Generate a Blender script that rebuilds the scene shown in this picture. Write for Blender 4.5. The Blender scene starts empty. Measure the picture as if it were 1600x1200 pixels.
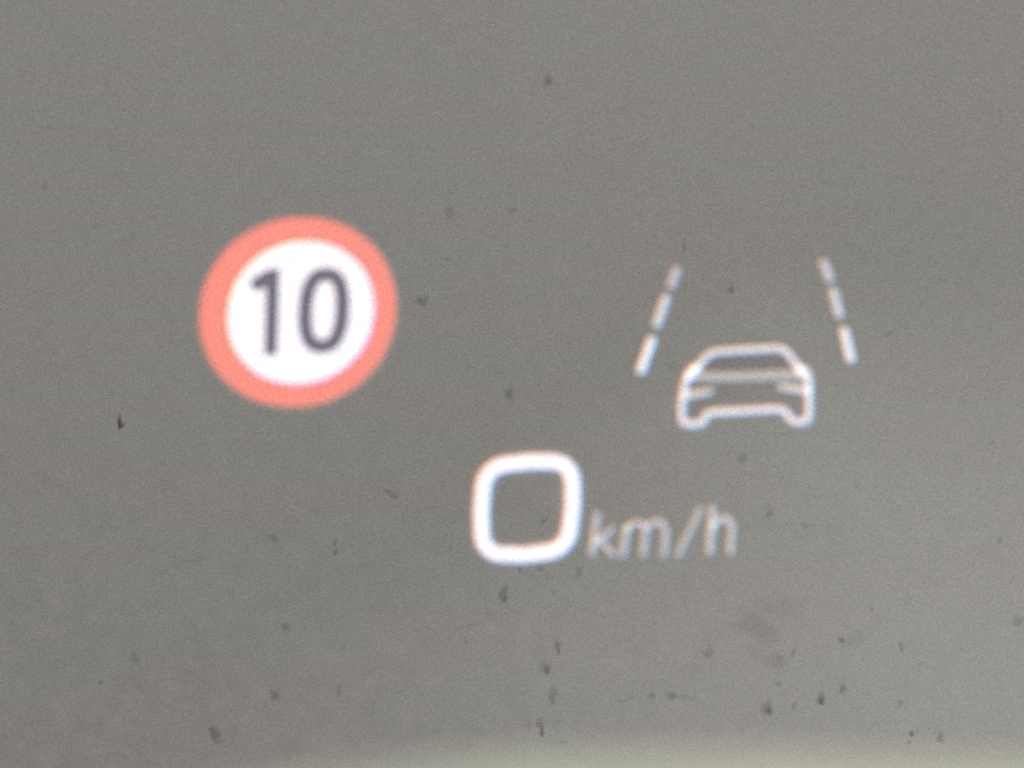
import bpy, math, random
from mathutils import Vector
random.seed(7)
S = bpy.context.scene

# ---------------------------------------------------------------- camera
FOV = math.radians(14.0)
PITCH = math.radians(8.0)
CAM = Vector((0.0, 0.0, 1.20))
FWD = Vector((0, math.cos(PITCH), -math.sin(PITCH)))
RIGHT = Vector((1, 0, 0))
UP = RIGHT.cross(FWD)
cd = bpy.data.cameras.new('camera')
cam = bpy.data.objects.new('camera', cd)
S.collection.objects.link(cam)
cam.location = CAM
cam.rotation_euler = (math.pi / 2 - PITCH, 0, 0)
cd.sensor_width = 36.0
cd.angle = FOV
cd.clip_start = 0.02
cd.clip_end = 2000.0
cd.dof.use_dof = True
cd.dof.focus_distance = 0.77
cd.dof.aperture_fstop = 43.0
S.camera = cam

# ---------------------------------------------------------------- sky and sun (thin overcast)
SUN_EL, SUN_AZ = math.radians(48), math.radians(35)     # azimuth from +Y towards +X
w = bpy.data.worlds.new('World')
S.world = w
w.use_nodes = True
nt = w.node_tree
bg = nt.nodes['Background']
sky = nt.nodes.new('ShaderNodeTexSky')
sky.sky_type = 'NISHITA'
sky.sun_disc = False
sky.sun_elevation = SUN_EL
sky.sun_rotation = SUN_AZ
sky.dust_density = 4.0
sky.air_density = 1.0
nt.links.new(sky.outputs['Color'], bg.inputs['Color'])
bg.inputs['Strength'].default_value = 0.12
sl = bpy.data.lights.new('sun', 'SUN')
sl.energy = 4.0
sl.angle = math.radians(10)
sl.color = (1.0, 0.94, 0.85)
so = bpy.data.objects.new('sun', sl)
S.collection.objects.link(so)
sd = Vector((math.sin(SUN_AZ) * math.cos(SUN_EL), math.cos(SUN_AZ) * math.cos(SUN_EL), math.sin(SUN_EL)))
so.rotation_euler = (-sd).to_track_quat('-Z', 'Y').to_euler()
so.location = (0, 0, 30)

S.view_settings.view_transform = 'Standard'
S.view_settings.look = 'None'
S.view_settings.gamma = 1.0
S.view_settings.exposure = 0.09
S.render.engine = 'CYCLES'
S.cycles.use_denoising = False
S.cycles.filter_width = 1.8
S.cycles.transparent_max_bounces = 48
S.cycles.max_bounces = 6
S.cycles.use_adaptive_sampling = False

# ---------------------------------------------------------------- helpers
K = 2 * math.tan(FOV / 2) / 1600.0


def ray(u, v):
    return FWD + RIGHT * ((u - 800) * K) + UP * ((600 - v) * K)


def link(name, me, mat=None, parent=None):
    o = bpy.data.objects.new(name, me)
    S.collection.objects.link(o)
    if mat is not None:
        for m in (mat if isinstance(mat, (list, tuple)) else [mat]):
            me.materials.append(m)
    if parent:
        o.parent = parent
        o.matrix_parent_inverse = parent.matrix_world.inverted()
    return o


def thing(name, loc, label, cat, group=None):
    o = bpy.data.objects.new(name, None)
    S.collection.objects.link(o)
    o.location = loc
    o.empty_display_size = 0.05
    bpy.context.view_layer.update()
    o['label'] = label
    o['category'] = cat
    if group:
        o['group'] = group
    return o


def mat(name):
    m = bpy.data.materials.new(name)
    m.use_nodes = True
    t = m.node_tree
    t.nodes.clear()
    out = t.nodes.new('ShaderNodeOutputMaterial')
    return m, t, out


def nd(t, typ, **kw):
    n = t.nodes.new(typ)
    for k, v in kw.items():
        if hasattr(n, k) and k not in n.inputs:
            setattr(n, k, v)
        else:
            n.inputs[k].default_value = v
    return n


def math_node(t, op, a, b, clamp=False):
    n = t.nodes.new('ShaderNodeMath')
    n.operation = op
    n.use_clamp = clamp
    for i, x in enumerate((a, b)):
        if isinstance(x, (int, float)):
            n.inputs[i].default_value = x
        else:
            t.links.new(x, n.inputs[i])
    return n.outputs[0]


def noise(t, vec, scale, detail=2.0, rough=0.5):
    n = t.nodes.new('ShaderNodeTexNoise')
    n.inputs['Scale'].default_value = scale
    n.inputs['Detail'].default_value = detail
    n.inputs['Roughness'].default_value = rough
    t.links.new(vec, n.inputs['Vector'])
    return n.outputs['Fac']


def ramp(t, fac, stops):
    r = t.nodes.new('ShaderNodeValToRGB')
    el = r.color_ramp.elements
    while len(el) < len(stops):
        el.new(0.5)
    for e, (p, c) in zip(el, stops):
        e.position = p
        e.color = (*c, 1)
    t.links.new(fac, r.inputs[0])
    return r.outputs[0]


def mixc(t, fac, a, b, blend='MIX'):
    n = t.nodes.new('ShaderNodeMix')
    n.data_type = 'RGBA'
    n.blend_type = blend
    for s, x in ((0, fac), (6, a), (7, b)):
        if isinstance(x, (int, float)):
            n.inputs[s].default_value = x
        elif isinstance(x, tuple):
            n.inputs[s].default_value = (*x, 1)
        else:
            t.links.new(x, n.inputs[s])
    return n.outputs[2]


# ---------------------------------------------------------------- materials
def asphalt():
    m, t, out = mat('asphalt')
    g = t.nodes.new('ShaderNodeNewGeometry')
    pos = g.outputs['Position']
    v = t.nodes.new('ShaderNodeTexVoronoi')
    v.inputs['Scale'].default_value = 260.0
    t.links.new(pos, v.inputs['Vector'])
    sep = t.nodes.new('ShaderNodeSeparateColor')
    t.links.new(v.outputs['Color'], sep.inputs[0])
    stone = ramp(t, sep.outputs[0], [(0.0, (0.085, 0.085, 0.082)), (0.55, (0.118, 0.117, 0.112)),
                                     (0.85, (0.17, 0.167, 0.156)), (1.0, (0.26, 0.25, 0.23))])
    # broad warm and greenish patches of wear
    patch = noise(t, pos, 1.3, 3.0, 0.6)
    tint = ramp(t, patch, [(0.40, (0.98, 1.0, 0.985)), (0.62, (1.02, 1.0, 0.99))])
    c = mixc(t, 1.0, stone, tint, 'MULTIPLY')
    # pale glare over the near right, painted into the asphalt colour
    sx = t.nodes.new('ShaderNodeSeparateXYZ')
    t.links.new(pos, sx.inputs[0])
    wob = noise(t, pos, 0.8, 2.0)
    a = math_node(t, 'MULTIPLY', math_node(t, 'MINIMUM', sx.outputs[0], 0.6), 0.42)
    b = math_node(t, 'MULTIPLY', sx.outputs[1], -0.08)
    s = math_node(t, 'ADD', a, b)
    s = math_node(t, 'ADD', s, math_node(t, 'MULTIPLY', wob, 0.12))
    s = math_node(t, 'ADD', s, GLARE0)
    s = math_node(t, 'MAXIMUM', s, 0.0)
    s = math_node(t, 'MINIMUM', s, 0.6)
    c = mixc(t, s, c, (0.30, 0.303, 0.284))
    p = t.nodes.new('ShaderNodeBsdfPrincipled')
    p.inputs['Roughness'].default_value = 0.92
    p.inputs['Specular IOR Level'].default_value = 0.25
    t.links.new(c, p.inputs['Base Color'])
    bump = t.nodes.new('ShaderNodeBump')
    bump.inputs['Strength'].default_value = 0.5
    bump.inputs['Distance'].default_value = 0.003
    t.links.new(v.outputs['Distance'], bump.inputs['Height'])
    t.links.new(bump.outputs[0], p.inputs['Normal'])
    t.links.new(p.outputs[0], out.inputs[0])
    return m


GLARE0 = 0.55  # base amount of the glare painted on the road


def beam(name, col):
    """Projected light: adds itself to whatever lies behind it."""
    m, t, out = mat(name)
    e = t.nodes.new('ShaderNodeEmission')
    e.inputs['Color'].default_value = (*col, 1)
    g = t.nodes.new('ShaderNodeNewGeometry')
    n = noise(t, g.outputs['Position'], 420.0, 1.0)
    k = math_node(t, 'ADD', math_node(t, 'MULTIPLY', n, 0.5), 0.75)
    t.links.new(k, e.inputs['Strength'])
    tr = t.nodes.new('ShaderNodeBsdfTransparent')
    a = t.nodes.new('ShaderNodeAddShader')
    t.links.new(e.outputs[0], a.inputs[0])
    t.links.new(tr.outputs[0], a.inputs[1])
    t.links.new(a.outputs[0], out.inputs[0])
    m.cycles.emission_sampling = 'NONE'
    return m


_beams = {}


def rgb(r, g, b):
    key = (round(r, 3), round(g, 3), round(b, 3))
    if key not in _beams:
        s = '%g_%g_%g' % key
        _beams[key] = [beam('projected_red_' + s, (r, 0, 0)), beam('projected_green_' + s, (0, g, 0)),
                       beam('projected_blue_' + s, (0, 0, b))]
    return _beams[key]


def shade(name, col):
    m, t, out = mat(name)
    e = t.nodes.new('ShaderNodeEmission')
    e.inputs['Color'].default_value = (*col, 1)
    t.links.new(e.outputs[0], out.inputs[0])
    m.cycles.emission_sampling = 'NONE'
    return m


def veil(name, col, soft=False):
    """A film that lets light through, tinted."""
    m, t, out = mat(name)
    tr = t.nodes.new('ShaderNodeBsdfTransparent')
    if soft:
        at = t.nodes.new('ShaderNodeAttribute')
        at.attribute_name = 'thickness'
        t.links.new(mixc(t, at.outputs['Fac'], (1.0, 1.0, 1.0), tuple(col)), tr.inputs['Color'])
    else:
        tr.inputs['Color'].default_value = (*col, 1)
    t.links.new(tr.outputs[0], out.inputs[0])
    return m


def glass_mat():
    m, t, out = mat('windscreen_glass')
    tr = t.nodes.new('ShaderNodeBsdfTransparent')
    g = t.nodes.new('ShaderNodeNewGeometry')            # fine dried dust, a fifth of a millimetre across
    n1 = noise(t, g.outputs['Position'], 2100.0, 1.0, 0.5)
    c = ramp(t, n1, [(0.25, (0.84, 0.85, 0.84)), (0.75, (1.0, 1.0, 0.995))])
    t.links.new(c, tr.inputs['Color'])
    gl = t.nodes.new('ShaderNodeBsdfGlossy')
    gl.inputs['Roughness'].default_value = 0.02
    mx = t.nodes.new('ShaderNodeMixShader')
    mx.inputs[0].default_value = 0.02
    t.links.new(tr.outputs[0], mx.inputs[1])
    t.links.new(gl.outputs[0], mx.inputs[2])
    t.links.new(mx.outputs[0], out.inputs[0])
    return m


def dirt(name, col, alpha):
    m, t, out = mat(name)
    p = t.nodes.new('ShaderNodeBsdfPrincipled')
    p.inputs['Roughness'].default_value = 0.9
    g = t.nodes.new('ShaderNodeNewGeometry')
    n = noise(t, g.outputs['Position'], 2500.0, 2.0)
    c = ramp(t, n, [(0.3, tuple(x * 0.6 for x in col)), (0.7, tuple(x * 1.5 for x in col))])
    t.links.new(c, p.inputs['Base Color'])
    at = t.nodes.new('ShaderNodeAttribute')
    at.attribute_name = 'thickness'                     # dirt thins out towards its rim
    th = math_node(t, 'MULTIPLY', at.outputs['Fac'], math_node(t, 'ADD', n, 0.5))
    al = math_node(t, 'MULTIPLY', th, alpha * 1.25, clamp=True)
    t.links.new(al, p.inputs['Alpha'])
    t.links.new(p.outputs[0], out.inputs[0])
    return m


def dash_mat():
    m, t, out = mat('pale_soft_plastic')
    p = t.nodes.new('ShaderNodeBsdfPrincipled')
    g = t.nodes.new('ShaderNodeNewGeometry')
    v = t.nodes.new('ShaderNodeTexVoronoi')
    v.inputs['Scale'].default_value = 900.0
    t.links.new(g.outputs['Position'], v.inputs['Vector'])
    n = noise(t, g.outputs['Position'], 30.0, 3.0)
    c = ramp(t, n, [(0.3, (0.215, 0.232, 0.17)), (0.7, (0.245, 0.26, 0.20))])
    t.links.new(c, p.inputs['Base Color'])
    p.inputs['Roughness'].default_value = 0.7
    b = t.nodes.new('ShaderNodeBump')
    b.inputs['Strength'].default_value = 0.3
    b.inputs['Distance'].default_value = 0.0004
    t.links.new(v.outputs['Distance'], b.inputs['Height'])
    t.links.new(b.outputs[0], p.inputs['Normal'])
    t.links.new(p.outputs[0], out.inputs[0])
    return m


# ---------------------------------------------------------------- the road
def build_road():
    vs, fs = [], []
    N = 24
    for j in range(N + 1):
        for i in range(N + 1):
            # finer near the car, reaching far out; a slight camber across the lane
            x = math.copysign(abs(i / N * 2 - 1) ** 3, i / N * 2 - 1) * 500
            y = math.copysign(abs(j / N * 2 - 1) ** 3, j / N * 2 - 1) * 500
            vs.append((x, y, -0.012 * min(abs(x), 4.0)))
    for j in range(N):
        for i in range(N):
            a = j * (N + 1) + i
            fs.append((a, a + 1, a + N + 2, a + N + 1))
    me = bpy.data.meshes.new('road')
    me.from_pydata(vs, [], fs)
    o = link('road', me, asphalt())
    o['kind'] = 'structure'
    o['label'] = 'grey asphalt road surface out of focus behind the projected symbols'


build_road()

# ---------------------------------------------------------------- windscreen
RAKE = math.radians(55)
G0 = CAM + FWD * 0.75
GUP = Vector((0, -math.cos(RAKE), math.sin(RAKE)))     # up the glass, towards the driver
GN = RIGHT.cross(GUP).normalized()                     # normal
if GN.dot(FWD) > 0:
    GN = -GN                                           # towards the driver


def on_glass(u, v, off=0.0):
    d = ray(u, v)
    t = ((G0 + GN * off) - CAM).dot(GN) / d.dot(GN)
    return CAM + d * t


def build_windscreen():
    root = thing('windscreen', G0 - GUP * 0.32,
                 'clear raked car windscreen dotted with dirt specks in front of the grey road', 'windscreen')
    nx, ny = 16, 10
    vs, fs = [], []
    for side, off in ((0, -0.0011), (1, -0.006)):
        for j in range(ny + 1):
            for i in range(nx + 1):
                s, q = i / nx * 2 - 1, j / ny * 2 - 1
                wd = 0.70 - 0.06 * q
                bow = 0.05 * s * s                      # sides wrap back to the driver
                p = G0 + RIGHT * (s * wd) + GUP * (q * 0.36 + 0.02) + GN * (off + bow)
                vs.append(p)
    per = (nx + 1) * (ny + 1)
    for j in range(ny):
        for i in range(nx):
            a = j * (nx + 1) + i
            fs.append((a, a + 1, a + nx + 2, a + nx + 1))
            a += per
            fs.append((a + nx + 1, a + nx + 2, a + 1, a))
    rim = ([j for j in range(nx + 1)] + [j * (nx + 1) + nx for j in range(1, ny + 1)] +
           [ny * (nx + 1) + i for i in range(nx - 1, -1, -1)] + [j * (nx + 1) for j in range(ny - 1, 0, -1)])
    for k in range(len(rim)):
        a, b = rim[k], rim[(k + 1) % len(rim)]
        fs.append((a, a + per, b + per, b))
    me = bpy.data.meshes.new('glass')
    me.from_pydata(vs, [], fs)
    for p in me.polygons:
        p.use_smooth = True
    link('glass', me, glass_mat(), root)
    return root


def blob(name, u, v, ru, rv, m, parent, seed, lumps=0.35, ang=0.0, hgt=0.25, n=16):
    """An irregular low dome of dirt stuck to the glass; sizes in reference pixels."""
    r = random.Random(seed)
    ph = [r.uniform(0, 6.28) for _ in range(4)]
    am = [r.uniform(0.3, 1) * lumps / (k + 1) for k in range(4)]
    c = on_glass(u, v, 0.0)
    vs, fs = [], []
    rings = [(1.35, 0.0), (0.85, 0.5), (0.4, 1.0)]
    for rr, hh in rings:
        for i in range(n):
            a = 2 * math.pi * i / n
            f = 1 + sum(am[k] * math.sin((k + 1) * a + ph[k]) for k in range(4))
            du, dv = math.cos(a) * ru * f * rr, math.sin(a) * rv * f * rr
            ca, sa = math.cos(ang), math.sin(ang)
            vs.append(on_glass(u + du * ca - dv * sa, v + du * sa + dv * ca, 0.0) + GN * (hh * hgt * 0.001))
    vs.append(c + GN * hgt * 0.001 * 1.05)
    for k in range(len(rings) - 1):
        for i in range(n):
            j = (i + 1) % n
            fs.append((k * n + i, k * n + j, (k + 1) * n + j, (k + 1) * n + i))
    k = (len(rings) - 1) * n
    for i in range(n):
        fs.append((k + i, k + (i + 1) % n, len(vs) - 1))
    me = bpy.data.meshes.new(name)
    me.from_pydata(vs, [], fs)
    at = me.attributes.new('thickness', 'FLOAT', 'POINT')
    at.data.foreach_set('value', [0.0] * n + [0.6] * n + [1.0] * n + [1.0])
    return link(name, me, m, parent)


SCREEN = build_windscreen()

# (u, v, half width, half height, strength 0-3, tilt)  strength 3 = darkest; tone b = brown
SPECKS = [
    (165, 128, 5, 7, 0, 0), (857, 128, 6, 10, 2, 0), (70, 289, 4, 6, 1, 0), (212, 180, 3, 4, 0, 0),
    (703, 328, 8, 9, 1, .3), (801, 327, 6, 6, 1, 0), (829, 345, 4, 3, 0, 0), (656, 469, 10, 7, 2, .2),
    (700, 404, 6, 5, 0, 0), (1068, 387, 3, 7, 1, 0), (1070, 372, 3, 3, 0, 0), (1144, 452, 5, 7, 2, .2),
    (1388, 523, 8, 3, 1, -.5), (1402, 512, 5, 1.6, 0, -.8), (186, 657, 2.6, 12, 3, .05), (190, 662, 4, 7, 3, 0),
    (797, 613, 7, 8, 2, 0), (800, 626, 4, 4, 0, 0), (1163, 718, 7, 8, 1, .3), (612, 770, 9, 5, 1, .6),
    (618, 776, 5, 6, 1, 0), (848, 812, 6, 6, 1, 0), (1202, 803, 6, 8, 1, -.2), (1257, 820, 5, 5, 1, 0),
    (1295, 822, 4, 4, 0, 0), (428, 839, 7, 7, 1, 0), (523, 848, 4, 7, 1, .2), (524, 862, 4, 4, 2, 0),
    (704, 856, 2.6, 4, 1, 0), (904, 897, 7, 7, 1, .4), (845, 889, 6, 5, 1, 0), (812, 890, 5, 4, 1, 0),
    (786, 928, 7, 12, 2, 0), (788, 938, 5, 5, 2, 0), (866, 927, 3, 4, 1, 0), (1564, 845, 4.5, 5, 1, 0),
    (1592, 972, 9, 8, 1, 0), (1535, 975, 7, 3, 0, -.2), (869, 1008, 5, 7, 2, -.3), (873, 1016, 3, 4, 2, 0),
    (852, 1042, 8, 9, 1, 0), (855, 1050, 5, 7, 2, .1), (864, 1086, 8, 11, 1, 0), (865, 1097, 4, 3, 1, 0),
    (843, 1133, 7, 8, 1, 0), (847, 1143, 4, 8, 3, 0), (826, 1132, 5, 5, 0, 0), (880, 1160, 5, 5, 1, 0),
    (873, 1130, 3, 3, 0, 0), (445, 977, 5, 6, 1, 0), (213, 1028, 8, 8, 1, 0), (208, 1020, 4, 4, 0, 0),
    (158, 1065, 3.4, 4, 2, 0), (51, 998, 3, 4, 1, 0), (427, 1086, 8, 9, 1.5, 0), (530, 1082, 3, 9, 1, 0),
    (335, 1147, 9, 9, 2, .2), (340, 1158, 6, 7, 1, 0), (331, 1140, 4, 3, 1, 0), (650, 985, 3, 4, 0, 0),
    (736, 976, 6, 4, 0, 0), (729, 1003, 3, 6, 0, -.4), (732, 1160, 5, 8, 0, 0), (765, 958, 4, 4, 0, 0),
    (1105, 1019, 8, 8, 1, 0), (1110, 1012, 5, 3, 0, 0), (1239, 1019, 4, 7, 1.5, .3), (1313, 999, 4.5, 5, 2, 0),
    (1311, 991, 3, 3, 0, 0), (1407, 1011, 5, 8, 1, -.3), (1216, 1067, 7, 5, 1, 0), (1200, 1104, 9, 10, 2, 0),
    (1201, 1112, 5, 6, 2.5, .4), (1239, 1104, 4, 7, 1, 0), (1284, 1091, 6, 10, 2, 0), (1283, 1097, 4, 5, 2, 0),
    (1316, 1073, 5.5, 7, 2, 0), (1407, 1097, 4, 6, 1, .3), (1019, 1083, 5, 8, 1, 0), (1051, 1085, 8, 7, 1.5, 0),
    (980, 1092, 12, 3, 0, -.5), (1075, 1090, 14, 5, 0, 0), (1424, 1147, 3, 5, 3, .1), (1420, 1159, 4, 2.4, 2, 0),
    (1468, 1154, 5, 9, 2, 0), (1462, 1144, 4, 3, 0, 0), (1285, 1190, 8, 6, 1, 0), (1190, 1197, 8, 5, 1, 0),
    (1440, 1036, 8, 2, 1, -.4), (1400, 1046, 8, 2, 0, -.2), (1504, 1015, 3, 3, 0, 0), (1348, 1030, 3, 3, 0, 0),
    (1360, 952, 4, 6, 0, 0), (20, 610, 6, 4, 0, 0), (175, 612, 5, 4, 0, 0), (298, 1115, 5, 4, 0, 0),
    (1070, 450, 3, 3, 0, 0), (920, 385, 6, 5, 0, 0), (1228, 245, 4, 4, 0, 0), (640, 242, 3, 3, 0, 0),
    (540, 205, 4, 4, 0, 0), (75, 198, 5, 5, 0, 0), (175, 232, 5, 4, 0, 0), (208, 365, 5, 6, 0, 0), (148, 355, 4, 5, 0, 0),
    (1048, 575, 5, 6, 0, 0), (1550, 690, 4, 5, 0, 0), (1340, 760, 5, 4, 0, 0),
]
DIRT = {}


def dirt_for(s):
    if s not in DIRT:
        col = (0.05, 0.045, 0.035) if s >= 1.5 else (0.055, 0.055, 0.052)
        DIRT[s] = dirt('dirt_strength_%g' % s, col, {0: .10, 1: .19, 1.5: .24, 2: .29, 2.5: .36, 3: .50}[s])
    return DIRT[s]


for i, (u, v, a, b, s, tilt) in enumerate(SPECKS):
    blob('dirt_speck', u, v, a, b, dirt_for(s), SCREEN, 100 + i, 0.45, tilt)

# faint wiped smears
SMEARM = veil('faint_smear', (0.86, 0.86, 0.86), True)
SMEARM2 = veil('fainter_smear', (0.92, 0.92, 0.92), True)
for i, (u, v, a, b, tilt, mm) in enumerate([
        (1190, 975, 34, 20, .65, SMEARM), (1212, 945, 30, 20, 0.2, SMEARM2), (1155, 966, 22, 6, .15, SMEARM2),
        (1212, 1016, 18, 14, 0, SMEARM), (1340, 978, 26, 8, -.55, SMEARM2), (1180, 1000, 20, 10, .7, SMEARM2)]):
    o = blob('smear', u, v, a, b, mm, SCREEN, 900 + i, 0.3, tilt, hgt=0.1, n=32)
    o.location += GN * 0.0006 * (i + 1)

# ---------------------------------------------------------------- dashboard hood
def build_dash():
    root_y = 0.16
    Z0 = CAM.z

    def crest(x):
        u = 800 + x / root_y / math.cos(PITCH) / K * 1.0
        if u < 900:
            v = 1181 + ((900 - u) / 430.0) ** 2 * 34
        else:
            v = 1181 + min((u - 900) / 700.0, 2.0) ** 2 * 17
        v = min(v, 1500)
        d = ray(u, v)
        return Z0 + d.z / d.y * root_y
    prof = [(-0.055, -0.20), (-0.045, -0.05), (-0.03, -0.012), (-0.014, -0.003), (0.0, 0.0), (0.02, -0.0055),
            (0.06, -0.018), (0.14, -0.05), (0.26, -0.11), (0.38, -0.20)]
    vs, fs = [], []
    n = 90
    for i in range(n + 1):
        x = -0.45 + 0.9 * i / n
        z = crest(x)
        for dy, dz in prof:
            vs.append((x, root_y + dy, z + dz))
    m = len(prof)
    for i in range(n):
        for k in range(m - 1):
            a = i * m + k
            fs.append((a, a + 1, a + m + 1, a + m))
    for base, flip in ((0, 0), (n * m, 1)):
        f = [base + k for k in range(m)]
        fs.append(tuple(f[::-1] if flip else f))
    fs.append((0, n * m, n * m + m - 1, m - 1))
    me = bpy.data.meshes.new('dashboard')
    me.from_pydata(vs, [], fs)
    for p in me.polygons:
        p.use_smooth = len(p.vertices) == 4
    me.validate()
    o = link('dashboard', me, dash_mat())
    o['label'] = 'blurred pale yellowish dashboard edge along the bottom, below the speed readout'
    o['category'] = 'dashboard'


build_dash()

# ---------------------------------------------------------------- head-up symbols: a flat virtual image 2.2 m ahead
HUD = 2.2
SHIFT = [(-1.8, -1.1), (0.1, 0.1), (1.5, 1.4)]     # the projector's red and blue images miss the green one a little


def hp(u, v, depth=0.0):
    return CAM + ray(u, v) * (HUD + depth)


def smooth(pts, closed=False, it=2):
    for _ in range(it):
        q = []
        n = len(pts)
        rng = range(n) if closed else range(n - 1)
        if not closed:
            q.append(pts[0])
        for i in rng:
            a, b = pts[i], pts[(i + 1) % n]
            q.append((a[0] * .75 + b[0] * .25, a[1] * .75 + b[1] * .25))
            q.append((a[0] * .25 + b[0] * .75, a[1] * .25 + b[1] * .75))
        if not closed:
            q.append(pts[-1])
        pts = q
    return pts


def ribbon(pts, wd, closed=False):
    """Outline strip of a stroke: returns 2D verts and faces; wd = width, or a (start, end) pair."""
    n = len(pts)
    vs, fs = [], []
    for i, p in enumerate(pts):
        a = pts[(i - 1) % n] if (closed or i > 0) else p
        b = pts[(i + 1) % n] if (closed or i < n - 1) else p
        tx, ty = b[0] - a[0], b[1] - a[1]
        l = math.hypot(tx, ty) or 1
        nx, ny = -ty / l, tx / l
        w_ = wd if isinstance(wd, (int, float)) else wd[0] + (wd[1] - wd[0]) * i / (n - 1)
        vs.append((p[0] + nx * w_ / 2, p[1] + ny * w_ / 2))
        vs.append((p[0] - nx * w_ / 2, p[1] - ny * w_ / 2))
    m = n if closed else n - 1
    for i in range(m):
        a, b = 2 * i, 2 * ((i + 1) % n)
        fs.append((a, a + 1, b + 1, b))
    if not closed:                                       # rounded ends
        for end in (0, n - 1):
            p, q = pts[end], pts[1 if end == 0 else n - 2]
            dx, dy = p[0] - q[0], p[1] - q[1]
            l = math.hypot(dx, dy)
            dx, dy = dx / l, dy / l
            L, R_ = vs[2 * end], vs[2 * end + 1]
            h = math.hypot(L[0] - p[0], L[1] - p[1])
            base = len(vs)
            vx, vy = (L[0] - p[0]) / h, (L[1] - p[1]) / h
            arc = []
            for k in range(1, 6):
                a = math.pi * k / 6
                vs.append((p[0] + math.cos(a) * vx * h + math.sin(a) * dx * h * .6,
                           p[1] + math.cos(a) * vy * h + math.sin(a) * dy * h * .6))
                arc.append(base + k - 1)
            fs.append(tuple([2 * end] + arc + [2 * end + 1]))
    return vs, fs


def light_mesh(name, strokes, mats, parent, depth=0.0, layers=(0, 1, 2)):
    """strokes: list of (verts2d, faces). One mesh, a red, a green and a blue sheet a millimetre apart."""
    V, F, M = [], [], []
    for li in layers:
        sx, sy = SHIFT[li]
        for si, (vs, fs) in enumerate(strokes):
            base = len(V)
            dz = depth + li * 0.0012 + si * 0.0002
            V += [hp(u + sx, v + sy, dz) for u, v in vs]
            for f in fs:
                F.append(tuple(base + k for k in f))
                M.append(li)
    me = bpy.data.meshes.new(name)
    me.from_pydata(V, [], F)
    o = link(name, me, mats, parent)
    for p, mi in zip(me.polygons, M):
        p.material_index = mi
    return o


def ellipse(cx, cy, a, b, sxy, n=96, e=2.06):
    sh = sxy / (b * b)
    aa = math.sqrt(max(a * a - sxy * sxy / (b * b), 1))
    pts = []
    for i in range(n):
        t = 2 * math.pi * i / n
        c, s = math.cos(t), math.sin(t)
        x = math.copysign(abs(c) ** (2 / e), c) * aa
        y = math.copysign(abs(s) ** (2 / e), s) * b
        pts.append((cx + x + sh * y, cy - y))
    return pts


def ring(po, pi):
    n = len(po)
    return po + pi, [(i, (i + 1) % n, n + (i + 1) % n, n + i) for i in range(n)]


def disc(p):
    return p, [tuple(range(len(p)))]


def halo(name, strokes, parent, col=(.06, .047, .07)):
    """The dim scattered light round a bright symbol."""
    return light_mesh(name, strokes, rgb(*col), parent, 0.03)


# --- speed limit symbol
T = thing('speed_limit_symbol', hp(467, 488), 'projected round speed limit sign reading 10, white with a red rim', 'speed limit sign')
outer = ellipse(467, 488.5, 153, 147.5, 1250)
inner = ellipse(469.5, 488, 117, 114, 900)
light_mesh('red_rim', [ring(outer, inner)], rgb(0.80, 0.085, 0.03), T)
light_mesh('white_face', [disc(ellipse(469.5, 488, 115, 112, 900))], rgb(1.0, .93, 1.05), T)
halo('glow', [ring(ellipse(467, 489, 159, 154, 1250), ellipse(469.5, 488, 110, 107, 900))], T, (.10, .02, .025))
SLATE = shade('slate_grey_print', (0.205, 0.185, 0.235))


def flat_mesh(name, strokes, m, parent, depth):
    V, F = [], []
    for si, (vs, fs) in enumerate(strokes):
        base = len(V)
        V += [hp(u, v, depth - si * 0.0002) for u, v in vs]
        F += [tuple(base + k for k in f) for f in fs]
    me = bpy.data.meshes.new(name)
    me.from_pydata(V, [], F)
    return link(name, me, m, parent)


flat_mesh('digit', [([(416, 422), (436.5, 419), (435.5, 470), (433, 554), (413, 555), (414.5, 500), (415.5, 449), (398, 456), (390, 439)],
                     [tuple(range(9))])], SLATE, T, -0.003)
zero = []
for i in range(48):
    t = 2 * math.pi * i / 48
    c, s = math.cos(t), math.sin(t)
    x = math.copysign(abs(c) ** (2 / 2.7), c) * 29
    y = math.copysign(abs(s) ** (2 / 2.3), s) * 56
    zero.append((506 + x + 0.06 * y, 485 - y))
flat_mesh('digit', [ribbon(zero, 21.5, True)], SLATE, T, -0.003)

# --- lane symbols
LANES = [
    ('projected dashed lane line slanting up to the right, left of the car symbol',
     [((1058, 421), (1048, 447), 11, .44), ((1041, 464), (1026, 508), 12, .56), ((1019, 530), (1001, 580), 12.5, .8)]),
    ('projected dashed lane line leaning to the left, right of the car symbol',
     [((1287, 409), (1297, 437), 12, .44), ((1302, 454), (1312, 493), 12, .50), ((1319, 516), (1330, 562), 12.5, .72)]),
]
for lab, ds in LANES:
    T = thing('lane_line_symbol', hp(*ds[1][0]), lab, 'lane line', 'projected lane lines either side of the car symbol')
    for p, q, wd, br in ds:
        light_mesh('dash', [ribbon([p, ((p[0] + q[0]) / 2, (p[1] + q[1]) / 2), q], wd)], rgb(br * 1.22, br * 1.12, br * 1.3), T)

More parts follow.
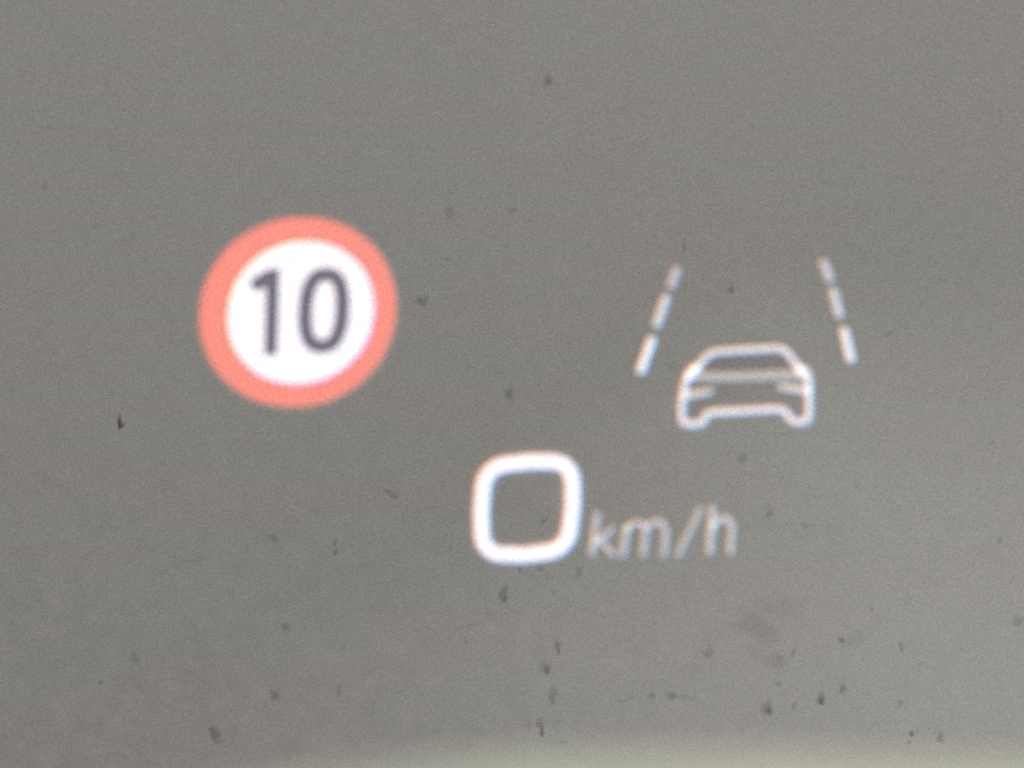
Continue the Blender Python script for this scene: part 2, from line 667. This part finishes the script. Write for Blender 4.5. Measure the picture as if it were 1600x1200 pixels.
# --- car symbol (its strokes carry a dim glow of their own)
T = thing('car_symbol', hp(1165, 650), 'projected white outline of a car seen from the front between two dashed lines', 'car symbol')
body = [(1091, 573), (1079, 578), (1073, 590), (1068, 612), (1065.5, 632), (1066, 648), (1066.5, 657), (1069, 661.5), (1076, 662.5), (1094, 662.5), (1099, 659), (1102, 650),
        (1107, 645.5), (1114, 644), (1130, 643.5), (1165, 641.5), (1217, 638.5), (1226, 641), (1231, 648), (1236, 656), (1243, 659), (1253, 659), (1260, 657), (1263.5, 651),
        (1264, 642), (1264.5, 614), (1264, 597), (1262, 581), (1250, 573.5)]
roof = [(1076, 591), (1090, 574), (1105, 555), (1116, 550), (1128, 548.5), (1165, 546.5), (1205, 544.5), (1219, 544), (1228, 548), (1240, 563), (1256, 589)]
CW = rgb(.80, .75, .84)
CM = rgb(.36, .35, .35)
light_mesh('body_outline', [ribbon(smooth(body, it=1), 9)], CW, T)
halo('glow', [ribbon(smooth(body), 20)], T)
light_mesh('roof_outline', [ribbon(smooth(roof), 9)], CW, T, 0.004)
light_mesh('beltline', [ribbon([(1086, 588), (1120, 588.5), (1165, 588), (1210, 586), (1248, 585)], 13)], CM, T, 0.008)
light_mesh('headlight', [ribbon([(1072, 618), (1092, 614.5), (1112, 611)], (13, 8))], rgb(.62, .57, .58), T, 0.008)
light_mesh('headlight', [ribbon([(1262, 610), (1240, 607), (1219, 604)], (13, 9))], rgb(.62, .56, .57), T, 0.008)
VB = veil('dim_window_tint', (0.84, 0.80, 0.86))
flat_mesh('window', [disc([(1099, 583), (1111, 562), (1128, 555), (1215, 551), (1226, 556), (1238, 580)])], VB, T, 0.02)
VB2 = veil('dim_body_tint', (0.93, 0.91, 0.94))
flat_mesh('front_panel', [disc([(1072, 596), (1260, 592), (1261, 650), (1250, 656), (1239, 651), (1227, 638), (1215, 634), (1126, 639),
                                (1105, 642), (1096, 653), (1072, 657), (1070, 640)])], VB2, T, 0.022)

# --- speed readout
T = thing('speed_readout', hp(900, 870), 'projected white speed readout with a large square 0 and small km/h', 'speed readout')


def rounded_quad(c, r, bulge=2.0, n=7):
    out = []
    m = len(c)
    cx = sum(p[0] for p in c) / m
    cy = sum(p[1] for p in c) / m
    for i in range(m):
        a, p, b = Vector(c[i - 1]), Vector(c[i]), Vector(c[(i + 1) % m])
        s, e = p + (a - p).normalized() * r, p + (b - p).normalized() * r
        for k in range(n + 1):
            t = k / n
            # conic with weight towards the corner: squarish bend
            w_ = 0.9
            q = (s * (1 - t) ** 2 + p * (2 * w_ * t * (1 - t)) + e * t * t) / ((1 - t) ** 2 + 2 * w_ * t * (1 - t) + t * t)
            out.append((q.x, q.y))
        mid = (p + b) / 2
        o = Vector((mid.x - cx, mid.y - cy)).normalized() * bulge
        out.append((mid.x + o.x, mid.y + o.y))
    return out


WW = rgb(1.1, 1.0, 1.15)
light_mesh('digit', [ribbon(rounded_quad([(756, 727), (897, 719), (889, 861), (752, 868.5)], 40), 22, True)], WW, T)
halo('glow', [ribbon(rounded_quad([(756, 727), (897, 719), (889, 861), (752, 868.5)], 42), 38, True)], T)
TX = rgb(.48, .44, .51)
light_mesh('letter', [ribbon([(933.5, 802), (929, 836), (925, 866)], 8.5), ribbon([(929, 848), (944, 837), (958, 826)], 7.5),
                      ribbon([(938, 843), (948, 856), (959, 866)], 7.5)], TX, T)
light_mesh('letter', [ribbon(smooth([(973, 868), (977, 840), (980, 822)]), 8.5),
                      ribbon(smooth([(980, 827), (990, 817), (1004, 817), (1009, 828), (1008, 845), (1005, 868)]), 8),
                      ribbon(smooth([(1010, 826), (1020, 815), (1034, 815), (1040, 826), (1040, 845), (1037, 868)]), 8)], TX, T)
light_mesh('slash', [ribbon([(1094.5, 795), (1077, 832), (1059.5, 867)], 8.5)], rgb(.38, .36, .41), T)
light_mesh('letter', [ribbon([(1113.5, 793), (1111, 830), (1109, 864)], 9),
                      ribbon(smooth([(1114, 824), (1122, 811), (1137, 809), (1144.5, 820), (1143, 845), (1141, 864)]), 8)], rgb(.51, .47, .54), T)
